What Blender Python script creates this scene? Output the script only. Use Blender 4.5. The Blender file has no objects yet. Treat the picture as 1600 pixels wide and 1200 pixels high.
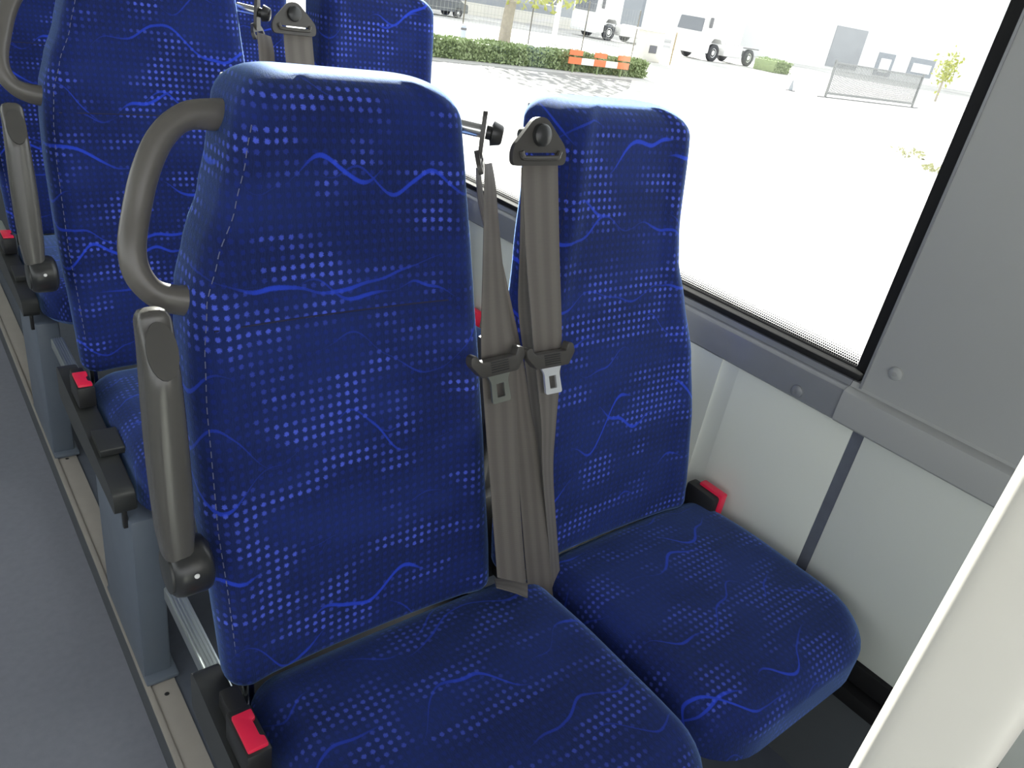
import bpy, bmesh, math, random
from mathutils import Vector, Matrix

random.seed(7)
col = bpy.context.scene.collection
PI = math.pi
LIFT = 1.35                       # everything below is laid out about the eye point; the aisle floor ends at z = 0

# ------------------------------------------------------------------ camera frame
FPX = 1184.55
def _frame():
    Y = Vector((-290 - 800, -215 - 600, FPX)).normalized()
    D = Vector((390 - 800, 2870 - 600, FPX)); D -= Y * D.dot(Y); D.normalize()
    Z = -D
    X = Y.cross(Z)
    return X, Y, Z
AX, AY, AZ = _frame()
def ray(px, py):
    v = Vector((px - 800, py - 600, FPX))
    return Vector((AX.dot(v), AY.dot(v), AZ.dot(v)))
def at(px, py, y=None, x=None, z=None):
    """a point of the place measured off the photograph, at a known depth / side / height"""
    r = ray(px, py)
    if y is not None: return r * (y / r.y)
    if x is not None: return r * (x / r.x)
    return r * (z / r.z)

# ------------------------------------------------------------------ node helpers
def new_mat(name):
    m = bpy.data.materials.new(name); m.use_nodes = True
    nt = m.node_tree
    return m, nt, nt.nodes['Principled BSDF']
class NB:
    def __init__(s, nt): s.nt = nt
    def m(s, op, a, b=None, c=None, clamp=False):
        n = s.nt.nodes.new('ShaderNodeMath'); n.operation = op; n.use_clamp = clamp
        for i, v in enumerate((a, b, c)):
            if v is None: continue
            if isinstance(v, (int, float)): n.inputs[i].default_value = v
            else: s.nt.links.new(v, n.inputs[i])
        return n.outputs[0]
    def xyz(s, x, y, z=0.0):
        n = s.nt.nodes.new('ShaderNodeCombineXYZ')
        for i, v in enumerate((x, y, z)):
            if isinstance(v, (int, float)): n.inputs[i].default_value = v
            else: s.nt.links.new(v, n.inputs[i])
        return n.outputs[0]
    def noise(s, vec, scale=1.0, detail=2.0, rough=.5):
        n = s.nt.nodes.new('ShaderNodeTexNoise')
        n.inputs['Scale'].default_value = scale; n.inputs['Detail'].default_value = detail
        n.inputs['Roughness'].default_value = rough
        s.nt.links.new(vec, n.inputs['Vector'])
        return n.outputs['Fac']
    def smooth(s, v, a, b, lo=0.0, hi=1.0):
        n = s.nt.nodes.new('ShaderNodeMapRange'); n.interpolation_type = 'SMOOTHSTEP'
        s.nt.links.new(v, n.inputs['Value'])
        for k, val in (('From Min', a), ('From Max', b), ('To Min', lo), ('To Max', hi)): n.inputs[k].default_value = val
        return n.outputs['Result']
    def mix(s, f, a, b):
        n = s.nt.nodes.new('ShaderNodeMix'); n.data_type = 'RGBA'
        for i, v in ((0, f), (6, a), (7, b)):
            if isinstance(v, (int, float)): n.inputs[i].default_value = v
            elif isinstance(v, tuple): n.inputs[i].default_value = (*v, 1)
            else: s.nt.links.new(v, n.inputs[i])
        return n.outputs[2]
def bump(nt, bs, h, strength, dist=.001):
    b = nt.nodes.new('ShaderNodeBump'); b.inputs['Strength'].default_value = strength; b.inputs['Distance'].default_value = dist
    nt.links.new(h, b.inputs['Height']); nt.links.new(b.outputs[0], bs.inputs['Normal'])

def plain(name, c, rough=.5, metal=0.0, spec=.5, var=.06, vscale=30, bmp=0.0, bscale=300):
    m, nt, bs = new_mat(name); nb = NB(nt)
    tc = nt.nodes.new('ShaderNodeTexCoord').outputs['Object']
    n = nb.noise(tc, vscale, 4)
    lo = tuple(max(0, x * (1 - var)) for x in c); hi = tuple(min(1, x * (1 + var)) for x in c)
    nt.links.new(nb.mix(n, lo, hi), bs.inputs['Base Color'])
    bs.inputs['Roughness'].default_value = rough; bs.inputs['Metallic'].default_value = metal
    bs.inputs['Specular IOR Level'].default_value = spec
    if bmp: bump(nt, bs, nb.noise(tc, bscale, 3), bmp)
    return m

def fabric_mat(name='blue_moquette', pattern_gain=1.0):
    m, nt, bs = new_mat(name); nb = NB(nt)
    uv = nt.nodes.new('ShaderNodeUVMap'); uv.uv_map = 'UVMap'
    sp = nt.nodes.new('ShaderNodeSeparateXYZ'); nt.links.new(uv.outputs[0], sp.inputs[0])
    u, v = sp.outputs[0], sp.outputs[1]
    U = nb.m('MULTIPLY', u, 1 / .0117); V = nb.m('MULTIPLY', v, 1 / .0115)
    cu, cv = nb.m('FLOOR', U), nb.m('FLOOR', V)
    fu = nb.m('SUBTRACT', nb.m('FRACT', U), .5); fv = nb.m('SUBTRACT', nb.m('FRACT', V), .5)
    d = nb.m('SQRT', nb.m('ADD', nb.m('MULTIPLY', fu, fu), nb.m('MULTIPLY', fv, fv)))
    fuzz = nb.noise(nb.xyz(u, v), 700, 2)
    d = nb.m('ADD', d, nb.m('MULTIPLY', nb.m('SUBTRACT', fuzz, .5), .42))
    dot = nb.smooth(d, .33, .17)
    bandn = nb.noise(nb.xyz(nb.m('MULTIPLY', cu, .13), nb.m('MULTIPLY', cv, .27), 3.3), 1.0, 1.5)
    band = nb.smooth(bandn, .46, .64)
    base = nb.mix(nb.smooth(nb.noise(nb.xyz(nb.m('MULTIPLY', u, 6), nb.m('MULTIPLY', v, 13), 1.7), 1.0, 2), .35, .68),
                  (.011, .018, .078), (.015, .027, .125))
    weave = nb.noise(nb.xyz(nb.m('MULTIPLY', u, 900), nb.m('MULTIPLY', v, 160), .4), 1.0, 2)
    base = nb.mix(nb.smooth(weave, .3, .7, 0, .30), base, (.017, .036, .21))
    dotcol = nb.mix(band, (.013, .030, .27), (.080, .125, .72))
    fac = nb.m('MULTIPLY', dot, nb.m('ADD', nb.m('MULTIPLY', band, .50 * pattern_gain), .42 * pattern_gain))
    c = nb.mix(fac, base, dotcol)
    line = None
    for H, sh in ((.112, 0.0), (.153, 4.7)):
        q = nb.m('ADD', nb.m('MULTIPLY', v, 1 / H), sh)
        row = nb.m('FLOOR', q); f = nb.m('FRACT', q)
        ph = nb.m('MULTIPLY', row, 17.31)
        a = nb.noise(nb.xyz(nb.m('ADD', nb.m('MULTIPLY', u, 8.5), ph), nb.m('MULTIPLY', row, 5.7), sh), 1.0, 1.0, .45)
        cen = nb.m('ADD', nb.m('MULTIPLY', nb.m('SUBTRACT', a, .5), 1.7), .5)
        dist = nb.m('MULTIPLY', nb.m('ABSOLUTE', nb.m('SUBTRACT', f, cen)), H)
        dist = nb.m('ADD', dist, nb.m('MULTIPLY', nb.m('SUBTRACT', fuzz, .5), .0022))
        seg = nb.smooth(nb.noise(nb.xyz(nb.m('ADD', nb.m('MULTIPLY', u, 7.0), ph), nb.m('MULTIPLY', row, 3.1), 20 + sh), 1.0, 1.0), .44, .66)
        w = nb.m('ADD', nb.m('MULTIPLY', seg, .0032), .0006)
        l = nb.m('MULTIPLY', nb.m('SUBTRACT', 1.0, nb.m('DIVIDE', dist, w), None, True), 2.2, None, True)
        l = nb.m('MULTIPLY', l, nb.m('ADD', nb.m('MULTIPLY', seg, .75 * (pattern_gain * .5 + .5)), 0.0))
        line = l if line is None else nb.m('MAXIMUM', line, l)
    c = nb.mix(line, c, (.026, .070, .72))
    nt.links.new(c, bs.inputs['Base Color'])
    bs.inputs['Roughness'].default_value = .85
    bs.inputs['Specular IOR Level'].default_value = .12
    bs.inputs['Sheen Weight'].default_value = .75
    bs.inputs['Sheen Roughness'].default_value = .38
    bs.inputs['Sheen Tint'].default_value = (.34, .55, 1.0, 1)
    bump(nt, bs, nb.m('ADD', nb.m('MULTIPLY', fuzz, .6), weave), .35, .0012)
    return m

def webbing_mat():
    m, nt, bs = new_mat('belt_webbing'); nb = NB(nt)
    uv = nt.nodes.new('ShaderNodeUVMap'); uv.uv_map = 'UVMap'
    sp = nt.nodes.new('ShaderNodeSeparateXYZ'); nt.links.new(uv.outputs[0], sp.inputs[0])
    u, v = sp.outputs[0], sp.outputs[1]
    st = nb.m('ABSOLUTE', nb.m('SUBTRACT', nb.m('FRACT', nb.m('MULTIPLY', u, 2.5)), .5))
    c = nb.mix(nb.smooth(st, .08, .42), (.118, .106, .096), (.150, .136, .123))
    rib = nb.m('SINE', nb.m('MULTIPLY', v, 3800))
    c = nb.mix(nb.m('MULTIPLY', nb.m('ADD', rib, 1.0), .12), c, (.05, .042, .034))
    nt.links.new(c, bs.inputs['Base Color'])
    bs.inputs['Roughness'].default_value = .6; bs.inputs['Sheen Weight'].default_value = .15
    bump(nt, bs, nb.m('ADD', nb.m('MULTIPLY', rib, .3), st), .25, .0006)
    return m

def glass_mat():
    m, nt, bs = new_mat('window_glass')
    nt.nodes.remove(bs)
    out = nt.nodes['Material Output']
    tr = nt.nodes.new('ShaderNodeBsdfTransparent'); tr.inputs[0].default_value = (.93, .95, .94, 1)
    gl = nt.nodes.new('ShaderNodeBsdfGlossy'); gl.inputs['Roughness'].default_value = .02
    lw = nt.nodes.new('ShaderNodeLayerWeight'); lw.inputs['Blend'].default_value = .5
    fz = NB(nt).m('ADD', NB(nt).m('MULTIPLY', NB(nt).m('POWER', lw.outputs['Facing'], 5.0), .6), .03)
    mx = nt.nodes.new('ShaderNodeMixShader')
    nt.links.new(fz, mx.inputs[0]); nt.links.new(tr.outputs[0], mx.inputs[1]); nt.links.new(gl.outputs[0], mx.inputs[2])
    nt.links.new(mx.outputs[0], out.inputs[0])
    return m
def frit_mat():
    """the printed dot border of the pane: dots that shrink away from the edge (UV v = distance from the edge)"""
    m, nt, bs = new_mat('window_dot_print'); nb = NB(nt)
    uv = nt.nodes.new('ShaderNodeUVMap'); uv.uv_map = 'UVMap'
    sp = nt.nodes.new('ShaderNodeSeparateXYZ'); nt.links.new(uv.outputs[0], sp.inputs[0])
    u, v = sp.outputs[0], sp.outputs[1]
    P = .0042
    V = nb.m('MULTIPLY', v, 1 / P); row = nb.m('FLOOR', V)
    U = nb.m('ADD', nb.m('MULTIPLY', u, 1 / P), nb.m('MULTIPLY', nb.m('MODULO', row, 2.0), .5))
    fu = nb.m('SUBTRACT', nb.m('FRACT', U), .5); fv = nb.m('SUBTRACT', nb.m('FRACT', V), .5)
    d = nb.m('SQRT', nb.m('ADD', nb.m('MULTIPLY', fu, fu), nb.m('MULTIPLY', fv, fv)))
    rad = nb.m('SUBTRACT', .56, nb.m('MULTIPLY', v, 17.0))
    op = nb.m('LESS_THAN', d, rad)
    tr = nt.nodes.new('ShaderNodeBsdfTransparent')
    mx = nt.nodes.new('ShaderNodeMixShader')
    bs.inputs['Base Color'].default_value = (.012, .012, .013, 1); bs.inputs['Roughness'].default_value = .4
    nt.links.new(op, mx.inputs[0]); nt.links.new(tr.outputs[0], mx.inputs[1]); nt.links.new(bs.outputs[0], mx.inputs[2])
    nt.links.new(mx.outputs[0], nt.nodes['Material Output'].inputs[0])
    return m

M = dict(
    fabric=fabric_mat(), faint_dots=fabric_mat('faint_blue_moquette', .62), web=webbing_mat(), glass=glass_mat(), frit=frit_mat(),  # second fabric, for the cushions, has fainter dots and lines
    handle=plain('grey_brown_grip_plastic', (.120, .113, .104), .30, bmp=.05, bscale=900),
    armrest=plain('dark_armrest_plastic', (.080, .077, .072), .26, spec=.6, bmp=.04, bscale=900),
    pad=plain('matt_armrest_end', (.06, .058, .054), .6),
    cover=plain('black_side_cover', (.034, .036, .036), .42),
    hub=plain('black_hub_plastic', (.026, .027, .028), .30),
    black=plain('black_plastic', (.018, .018, .019), .45),
    belt_plastic=plain('dark_belt_plastic', (.060, .056, .052), .38),
    red=plain('red_button', (.86, .022, .075), .35),
    steel=plain('bright_steel', (.62, .63, .64), .22, 1.0),
    dullsteel=plain('dull_dark_steel', (.22, .23, .21), .30, .6),
    plate=plain('lit_satin_plate', (.86, .87, .90), .48, .85),  # window reflection put into a paler plate colour
    alu=plain('brushed_aluminium', (.50, .55, .56), .36, 1.0, var=.2, vscale=14),
    leg=plain('blue_grey_leg_paint', (.125, .150, .190), .42),
    shell=plain('grey_seat_shell', (.42, .43, .42), .5),
    floor=plain('aisle_vinyl', (.235, .245, .29), .62, var=.12, vscale=60, bmp=.15, bscale=500),
    platform=plain('platform_vinyl', (.085, .098, .125), .6, var=.14, vscale=60),
    riser=plain('riser_grey', (.075, .082, .092), .6),
    cream=plain('cream_edge_strip', (.34, .315, .285), .5),
    panel=plain('light_grey_wall_panel', (.64, .67, .62), .6, var=.03, vscale=5),
    rail=plain('mid_grey_rail', (.22, .23, .245), .24, var=.05),
    pillar=plain('grey_pillar_panel', (.34, .35, .345), .5, var=.05, vscale=4),
    rubber=plain('black_rubber', (.010, .010, .011), .7, spec=.25),
    seam=plain('slate_joint_strip', (.115, .128, .155), .45, var=.3, vscale=25),
    post=plain('cream_post', (.80, .77, .70), .34, var=.02),
    ceiling=plain('ceiling_grey', (.34, .34, .33), .8),
    white_thread=plain('pale_thread', (.13, .15, .27), .8),
    plug=plain('white_plug', (.8, .8, .8), .4),
    navy_thread=plain('navy_thread', (.012, .016, .06), .8),
)

# ------------------------------------------------------------------ mesh helpers
def obj(name, bm, mat, parent=None, base=None, smooth=True, angle=40):
    """link bm (laid out in place coordinates) as ONE mesh object under parent"""
    me = bpy.data.meshes.new(name)
    root = parent
    off = Vector((0, 0, 0))
    if parent is not None:
        while root.parent is not None: root = root.parent
        off = Vector(root['_base'])
    elif base is not None:
        off = Vector(base)
    bmesh.ops.translate(bm, verts=bm.verts, vec=-off)
    bmesh.ops.recalc_face_normals(bm, faces=bm.faces)
    bm.to_mesh(me); bm.free()
    if isinstance(mat, (list, tuple)):
        for q in mat: me.materials.append(q)
    else: me.materials.append(mat)
    if smooth:
        me.polygons.foreach_set('use_smooth', [True] * len(me.polygons))
        me.set_sharp_from_angle(angle=math.radians(angle))
    o = bpy.data.objects.new(name, me); col.objects.link(o)
    if parent is not None: o.parent = parent
    else: o.location = off
    return o
def thing(name, base, label, cat, group=None):
    o = bpy.data.objects.new(name, None); col.objects.link(o)
    o.empty_display_size = .05
    o.location = base; o['_base'] = tuple(base)
    o['label'] = label; o['category'] = cat
    if group: o['group'] = group
    return o
def tag(o, label, cat, group=None):
    o['label'] = label; o['category'] = cat
    if group: o['group'] = group
    return o
def struct(name, bm, mat, **k):
    o = obj(name, bm, mat, **k); o['kind'] = 'structure'; return o

def add_box(bm, a, b, bev=0.0, seg=2):
    a, b = Vector(a), Vector(b)
    r = bmesh.ops.create_cube(bm, size=1)
    vs = r['verts']
    for v in vs:
        v.co = Vector(((a.x if v.co.x < 0 else b.x), (a.y if v.co.y < 0 else b.y), (a.z if v.co.z < 0 else b.z)))
    if bev:
        es = list({e for v in vs for e in v.link_edges})
        bmesh.ops.bevel(bm, geom=es, offset=bev, segments=seg, affect='EDGES', profile=.5)
    return bm
def box(a, b, bev=0.0, seg=2): return add_box(bmesh.new(), a, b, bev, seg)

def catmull(pts, n=8):
    pts = [Vector(p) for p in pts]; out = []
    for i in range(len(pts) - 1):
        p0 = pts[max(i - 1, 0)]; p1 = pts[i]; p2 = pts[i + 1]; p3 = pts[min(i + 2, len(pts) - 1)]
        for k in range(n):
            t = k / n
            out.append(.5 * ((2 * p1) + (p2 - p0) * t + (2 * p0 - 5 * p1 + 4 * p2 - p3) * t * t + (3 * p1 - p0 - 3 * p2 + p3) * t ** 3))
    out.append(pts[-1]); return out
def add_tube(bm, pts, ra, rb=None, up=(0, 1, 0), n=14, cap=True, taper=None):
    rb = rb or ra; rings = []; L = len(pts); upv = Vector(up)
    for i, p in enumerate(pts):
        d = (pts[min(i + 1, L - 1)] - pts[max(i - 1, 0)]).normalized()
        s = d.cross(upv).normalized(); w = s.cross(d).normalized()
        k = taper(i / (L - 1)) if taper else 1
        rings.append([bm.verts.new(p + s * (ra * k * math.cos(2 * PI * j / n)) + w * (rb * k * math.sin(2 * PI * j / n))) for j in range(n)])
    for a, b in zip(rings, rings[1:]):
        for j in range(n): bm.faces.new((a[j], a[(j + 1) % n], b[(j + 1) % n], b[j]))
    if cap: bm.faces.new(rings[0][::-1]); bm.faces.new(rings[-1])
    return bm
def add_lathe(bm, c, axis, prof, n=32):
    """prof = [(along, radius)...] about axis from c"""
    axis = Vector(axis).normalized(); c = Vector(c)
    s = axis.orthogonal().normalized(); w = axis.cross(s)
    rings = []
    for h, r in prof:
        if r < 1e-6: rings.append([bm.verts.new(c + axis * h)])
        else: rings.append([bm.verts.new(c + axis * h + s * (r * math.cos(2 * PI * j / n)) + w * (r * math.sin(2 * PI * j / n))) for j in range(n)])
    for a, b in zip(rings, rings[1:]):
        for j in range(n):
            if len(a) == 1 and len(b) == 1: continue
            if len(a) == 1: bm.faces.new((a[0], b[(j + 1) % n], b[j]))
            elif len(b) == 1: bm.faces.new((a[j], a[(j + 1) % n], b[0]))
            else: bm.faces.new((a[j], a[(j + 1) % n], b[(j + 1) % n], b[j]))
    if len(rings[0]) > 1: bm.faces.new(rings[0][::-1])
    if len(rings[-1]) > 1: bm.faces.new(rings[-1])
    return bm
def lathe(c, axis, prof, n=32): return add_lathe(bmesh.new(), c, axis, prof, n)
def rcorner(poly, r, n=4):
    """round the corners of a closed 2-D outline"""
    out = []; L = len(poly)
    for i in range(L):
        p0, p1, p2 = Vector(poly[i - 1]), Vector(poly[i]), Vector(poly[(i + 1) % L])
        a = (p0 - p1); b = (p2 - p1); q = min(r, a.length * .45, b.length * .45)
        A = p1 + a.normalized() * q; B = p1 + b.normalized() * q
        for k in range(n + 1):
            t = k / n; out.append((1 - t) ** 2 * A + 2 * t * (1 - t) * p1 + t * t * B)
    return out
def add_prism(bm, poly, o, ex, ey, thick, holes=(), bev=0.0):
    """extrude a 2-D outline lying in the plane o + ex*u + ey*v by thick along the normal, holes as outlines"""
    o, ex, ey = Vector(o), Vector(ex), Vector(ey); nrm = ex.cross(ey).normalized()
    vs = [bm.verts.new(o + ex * p[0] + ey * p[1]) for p in poly]
    edges = [bm.edges.new((vs[i], vs[(i + 1) % len(vs)])) for i in range(len(vs))]
    for h in holes:
        hv = [bm.verts.new(o + ex * p[0] + ey * p[1]) for p in h]
        edges += [bm.edges.new((hv[i], hv[(i + 1) % len(hv)])) for i in range(len(hv))]
    if holes:
        r = bmesh.ops.triangle_fill(bm, edges=edges, use_beauty=True, use_dissolve=False)
        fs = [g for g in r['geom'] if isinstance(g, bmesh.types.BMFace)]
    else: fs = [bm.faces.new(vs)]
    r = bmesh.ops.extrude_face_region(bm, geom=fs)
    nv = [g for g in r['geom'] if isinstance(g, bmesh.types.BMVert)]
    bmesh.ops.translate(bm, verts=nv, vec=nrm * thick)
    if bev:
        top = [g for g in r['geom'] if isinstance(g, bmesh.types.BMEdge) and any(abs(f.normal.dot(nrm)) < .5 for f in g.link_faces)]
        bm.normal_update()
        top = [e for e in top if e.is_valid and len(e.link_faces) == 2]
        bmesh.ops.bevel(bm, geom=top, offset=bev, segments=2, affect='EDGES', profile=.5)
    return bm
def interp(tab, z):
    if z <= tab[0][0]: return tab[0][1]
    for (a, p), (b, q) in zip(tab, tab[1:]):
        if z <= b:
            t = (z - a) / (b - a); t = t * t * (3 - 2 * t) * .35 + t * .65
            return p + (q - p) * t
    return tab[-1][1]
def ribbon(pairs, n=6, thick=.0012, half=None):
    """a flat band through (left, right) pairs of points, with its own thickness and UVs"""
    Ls = catmull([p[0] for p in pairs], n); Rs = catmull([p[1] for p in pairs], n)
    bm = bmesh.new(); uvl = bm.loops.layers.uv.new('UVMap'); NC = 6
    grid = []; acc = 0; vv = []
    for i, (l, r) in enumerate(zip(Ls, Rs)):
        if i: acc += ((l + r) / 2 - (Ls[i - 1] + Rs[i - 1]) / 2).length
        vv.append(acc)
        d = (Ls[min(i + 1, len(Ls) - 1)] - Ls[max(i - 1, 0)]).normalized()
        nn = (r - l).cross(d).normalized()
        f = [l.lerp(r, j / NC) for j in range(NC + 1)]
        grid.append([[bm.verts.new(p + nn * (thick / 2)) for p in f], [bm.verts.new(p - nn * (thick / 2)) for p in f]])
    def face(vs, uvs):
        fa = bm.faces.new(vs)
        for lp, q in zip(fa.loops, uvs): lp[uvl].uv = q
    for i in range(len(grid) - 1):
        a, b = grid[i], grid[i + 1]
        for s in (0, 1):
            for j in range(NC):
                face((a[s][j], a[s][j + 1], b[s][j + 1], b[s][j]),
                     ((j / NC, vv[i]), ((j + 1) / NC, vv[i]), ((j + 1) / NC, vv[i + 1]), (j / NC, vv[i + 1])))
        for j in (0, NC):
            face((a[0][j], b[0][j], b[1][j], a[1][j]), ((j / NC, vv[i]), (j / NC, vv[i + 1]), (j / NC, vv[i + 1]), (j / NC, vv[i])))
    for g in (grid[0], grid[-1]):
        for j in range(NC): face((g[0][j], g[0][j + 1], g[1][j + 1], g[1][j]), ((0, 0), (0, 0), (0, 0), (0, 0)))
    return bm

# ------------------------------------------------------------------ upholstery
class Back:
    """a seat back: front face leaning with height, rounded edges, its own outline left and right"""
    def __init__(s, cx, left, right, y0, slope, z0=-.832, z1=-.117, bulge=.012, uvo=(0, 0), k=1.0, shell=(.90, .95, .02), rt=.046, rb=.018):
        s.rt, s.rb = rt, rb
        s.k, s.sh = k, shell; z1 = z0 + (z1 - z0) * k
        s.cx, s.left, s.right, s.y0, s.slope, s.z0, s.z1, s.bulge, s.uvo = cx, left, right, y0, slope, z0, z1, bulge, uvo
    def yf(s, z):                                     # lumbar curve on top of the lean
        t = (z - s.z0) / (s.z1 - s.z0)
        return s.y0 + s.slope * (z - s.z0) - s.bulge * math.sin(PI * min(1, max(0, t)) * 1.15) * (1 - t) * 1.3
    def w(s, tab, z):                                 # outline width at a height, corners rounded top and bottom
        q = interp(tab, s.z0 + (z - s.z0) / s.k)
        for e, r in ((s.z1 - z, s.rt), (z - s.z0, s.rb)):
            if e < r: q -= r * (1 - math.sqrt(max(0, 1 - ((r - max(0, e)) / r) ** 2))) * .96
        return q
    def depth(s, z):
        t = (z - s.z0) / (s.z1 - s.z0); return .060 + .072 * t
    def ring(s, z, inset=0.0, grow=0.0):
        hl, hr = s.w(s.left, z) + grow, s.w(s.right, z) + grow
        y0 = s.yf(z) + inset - grow; y1 = s.yf(z) + s.depth(z) - inset + grow
        r = min(.034, (y1 - y0) * .46)
        pts = []
        def arc(cx, cy, a0, a1, n=6):
            for k in range(n + 1):
                a = a0 + (a1 - a0) * k / n; pts.append((cx + r * math.cos(a), cy + r * math.sin(a)))
        # start at back centre, go left round to the front, then right, to the back
        N = 14
        arc(s.cx - hl + r, y1 - r, PI / 2, PI)
        arc(s.cx - hl + r, y0 + r, PI, 1.5 * PI)
        fl = s.cx - hl + r; fr = s.cx + hr - r
        for k in range(1, N):
            x = fl + (fr - fl) * k / N; q = (x - s.cx) / max(hl, hr)
            pts.append((x, y0 + .010 * (1 - abs(q) ** 2.2)))            # slightly dished across
        arc(s.cx + hr - r, y0 + r, 1.5 * PI, 2 * PI)
        arc(s.cx + hr - r, y1 - r, 0, PI / 2)
        return [Vector((x, y, z)) for x, y in pts]
    def mesh(s):
        bm = bmesh.new(); uvl = bm.loops.layers.uv.new('UVMap')
        zs = []
        rb, rt = .016, .036
        for k in range(5): a = PI / 2 * k / 5; zs.append((s.z0 + rb * (1 - math.sin(a)) if False else s.z0 + rb * (1 - math.cos(a)), rb * (1 - math.sin(a)) * .9))
        n = 46
        for k in range(n + 1): zs.append((s.z0 + rb + (s.z1 - rt - s.z0 - rb) * k / n, 0.0))
        for k in range(1, 15):
            a = PI / 2 * k / 14; zs.append((s.z1 - rt + rt * math.sin(a), rt * (1 - math.cos(a)) * 1.05))
        rings = [s.ring(z, i) for z, i in zs]
        vr = [[bm.verts.new(p) for p in r] for r in rings]
        m = len(rings[0]); mid = m // 2
        us = []; vv = [0]
        for i, r in enumerate(rings):
            if i: vv.append(vv[-1] + (r[mid] - rings[i - 1][mid]).length)
            u = [0] * m
            x0 = r[mid].x - s.cx
            u[mid] = x0
            for j in range(mid + 1, m): u[j] = u[j - 1] + (r[j] - r[j - 1]).length
            for j in range(mid - 1, -1, -1): u[j] = u[j + 1] - (r[j] - r[j + 1]).length
            us.append(u)
        for i in range(len(rings) - 1):
            for j in range(m):
                j2 = (j + 1) % m
                f = bm.faces.new((vr[i][j], vr[i][j2], vr[i + 1][j2], vr[i + 1][j]))
                u2 = (lambda q: us[q][j2] if j2 else us[q][j] + .3)
                for lp, q in zip(f.loops, ((us[i][j], vv[i]), (u2(i), vv[i]), (u2(i + 1), vv[i + 1]), (us[i + 1][j], vv[i + 1]))):
                    lp[uvl].uv = (q[0] + s.uvo[0] + 3, q[1] + s.uvo[1] + 3)
        for vs, i in ((vr[0][::-1], 0), (vr[-1], len(rings) - 1)):
            f = bm.faces.new(vs)
            for lp in f.loops: lp[uvl].uv = (lp.vert.co.x - s.cx + s.uvo[0] + 3, vv[i] + (lp.vert.co.y - rings[i][mid].y) + s.uvo[1] + 3)
        return bm
    def stitch(s, side):
        """dashed thread along the welt between front panel and side"""
        bm = bmesh.new(); z = s.z0 + .02
        while z < s.z1 - .055:
            pts = []
            for k in range(3):
                zz = z + .0075 * k / 2
                hl = s.w(s.left if side < 0 else s.right, zz)
                pts.append(Vector((s.cx + side * (hl - .0125), s.yf(zz) + .0068, zz)))
            add_tube(bm, pts, .0006, n=5)
            z += .0125
        return bm
    def seam(s, z):
        bm = bmesh.new(); hl, hr = s.w(s.left, z) - .02, s.w(s.right, z) - .02
        pts = []
        for k in range(25):
            x = s.cx - hl + (hl + hr) * k / 24; q = (x - s.cx) / max(s.w(s.left, z), s.w(s.right, z))
            pts.append(Vector((x, s.yf(z) + .010 * (1 - min(1, abs(q)) ** 2.2) - .0002, z)))
        add_tube(bm, pts, .0011, n=6, up=(0, 0, 1))
        return bm
    def shell(s):
        bm = bmesh.new(); n = 30; rows = []
        for k in range(n + 1):
            z = s.z0 - s.sh[2] + (s.z1 - .02 - s.z0 + s.sh[2]) * k / n
            hl, hr = s.w(s.left, z) * s.sh[0], s.w(s.right, z) * s.sh[1]
            yb = s.yf(z) + s.depth(z)
            f = []
            for q in range(13):
                t = q / 12; x = s.cx - hl + (hl + hr) * t; e = abs(2 * t - 1) ** 4
                f.append((x, yb + .030 - .030 * e, z))
            rows.append([[bm.verts.new(p) for p in f], [bm.verts.new((p[0], p[1] - .012 if 0 < i < 12 else p[1] - .006, p[2])) for i, p in enumerate(f)]])
        for a, b in zip(rows, rows[1:]):
            for q in range(12):
                bm.faces.new((a[0][q], a[0][q + 1], b[0][q + 1], b[0][q])); bm.faces.new((a[1][q + 1], a[1][q], b[1][q], b[1][q + 1]))
            for q in (0, 12): bm.faces.new((a[0][q], a[1][q], b[1][q], b[0][q]))
        for g in (rows[0], rows[-1]):
            for q in range(12): bm.faces.new((g[0][q], g[0][q + 1], g[1][q + 1], g[1][q]))
        return bm

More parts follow.
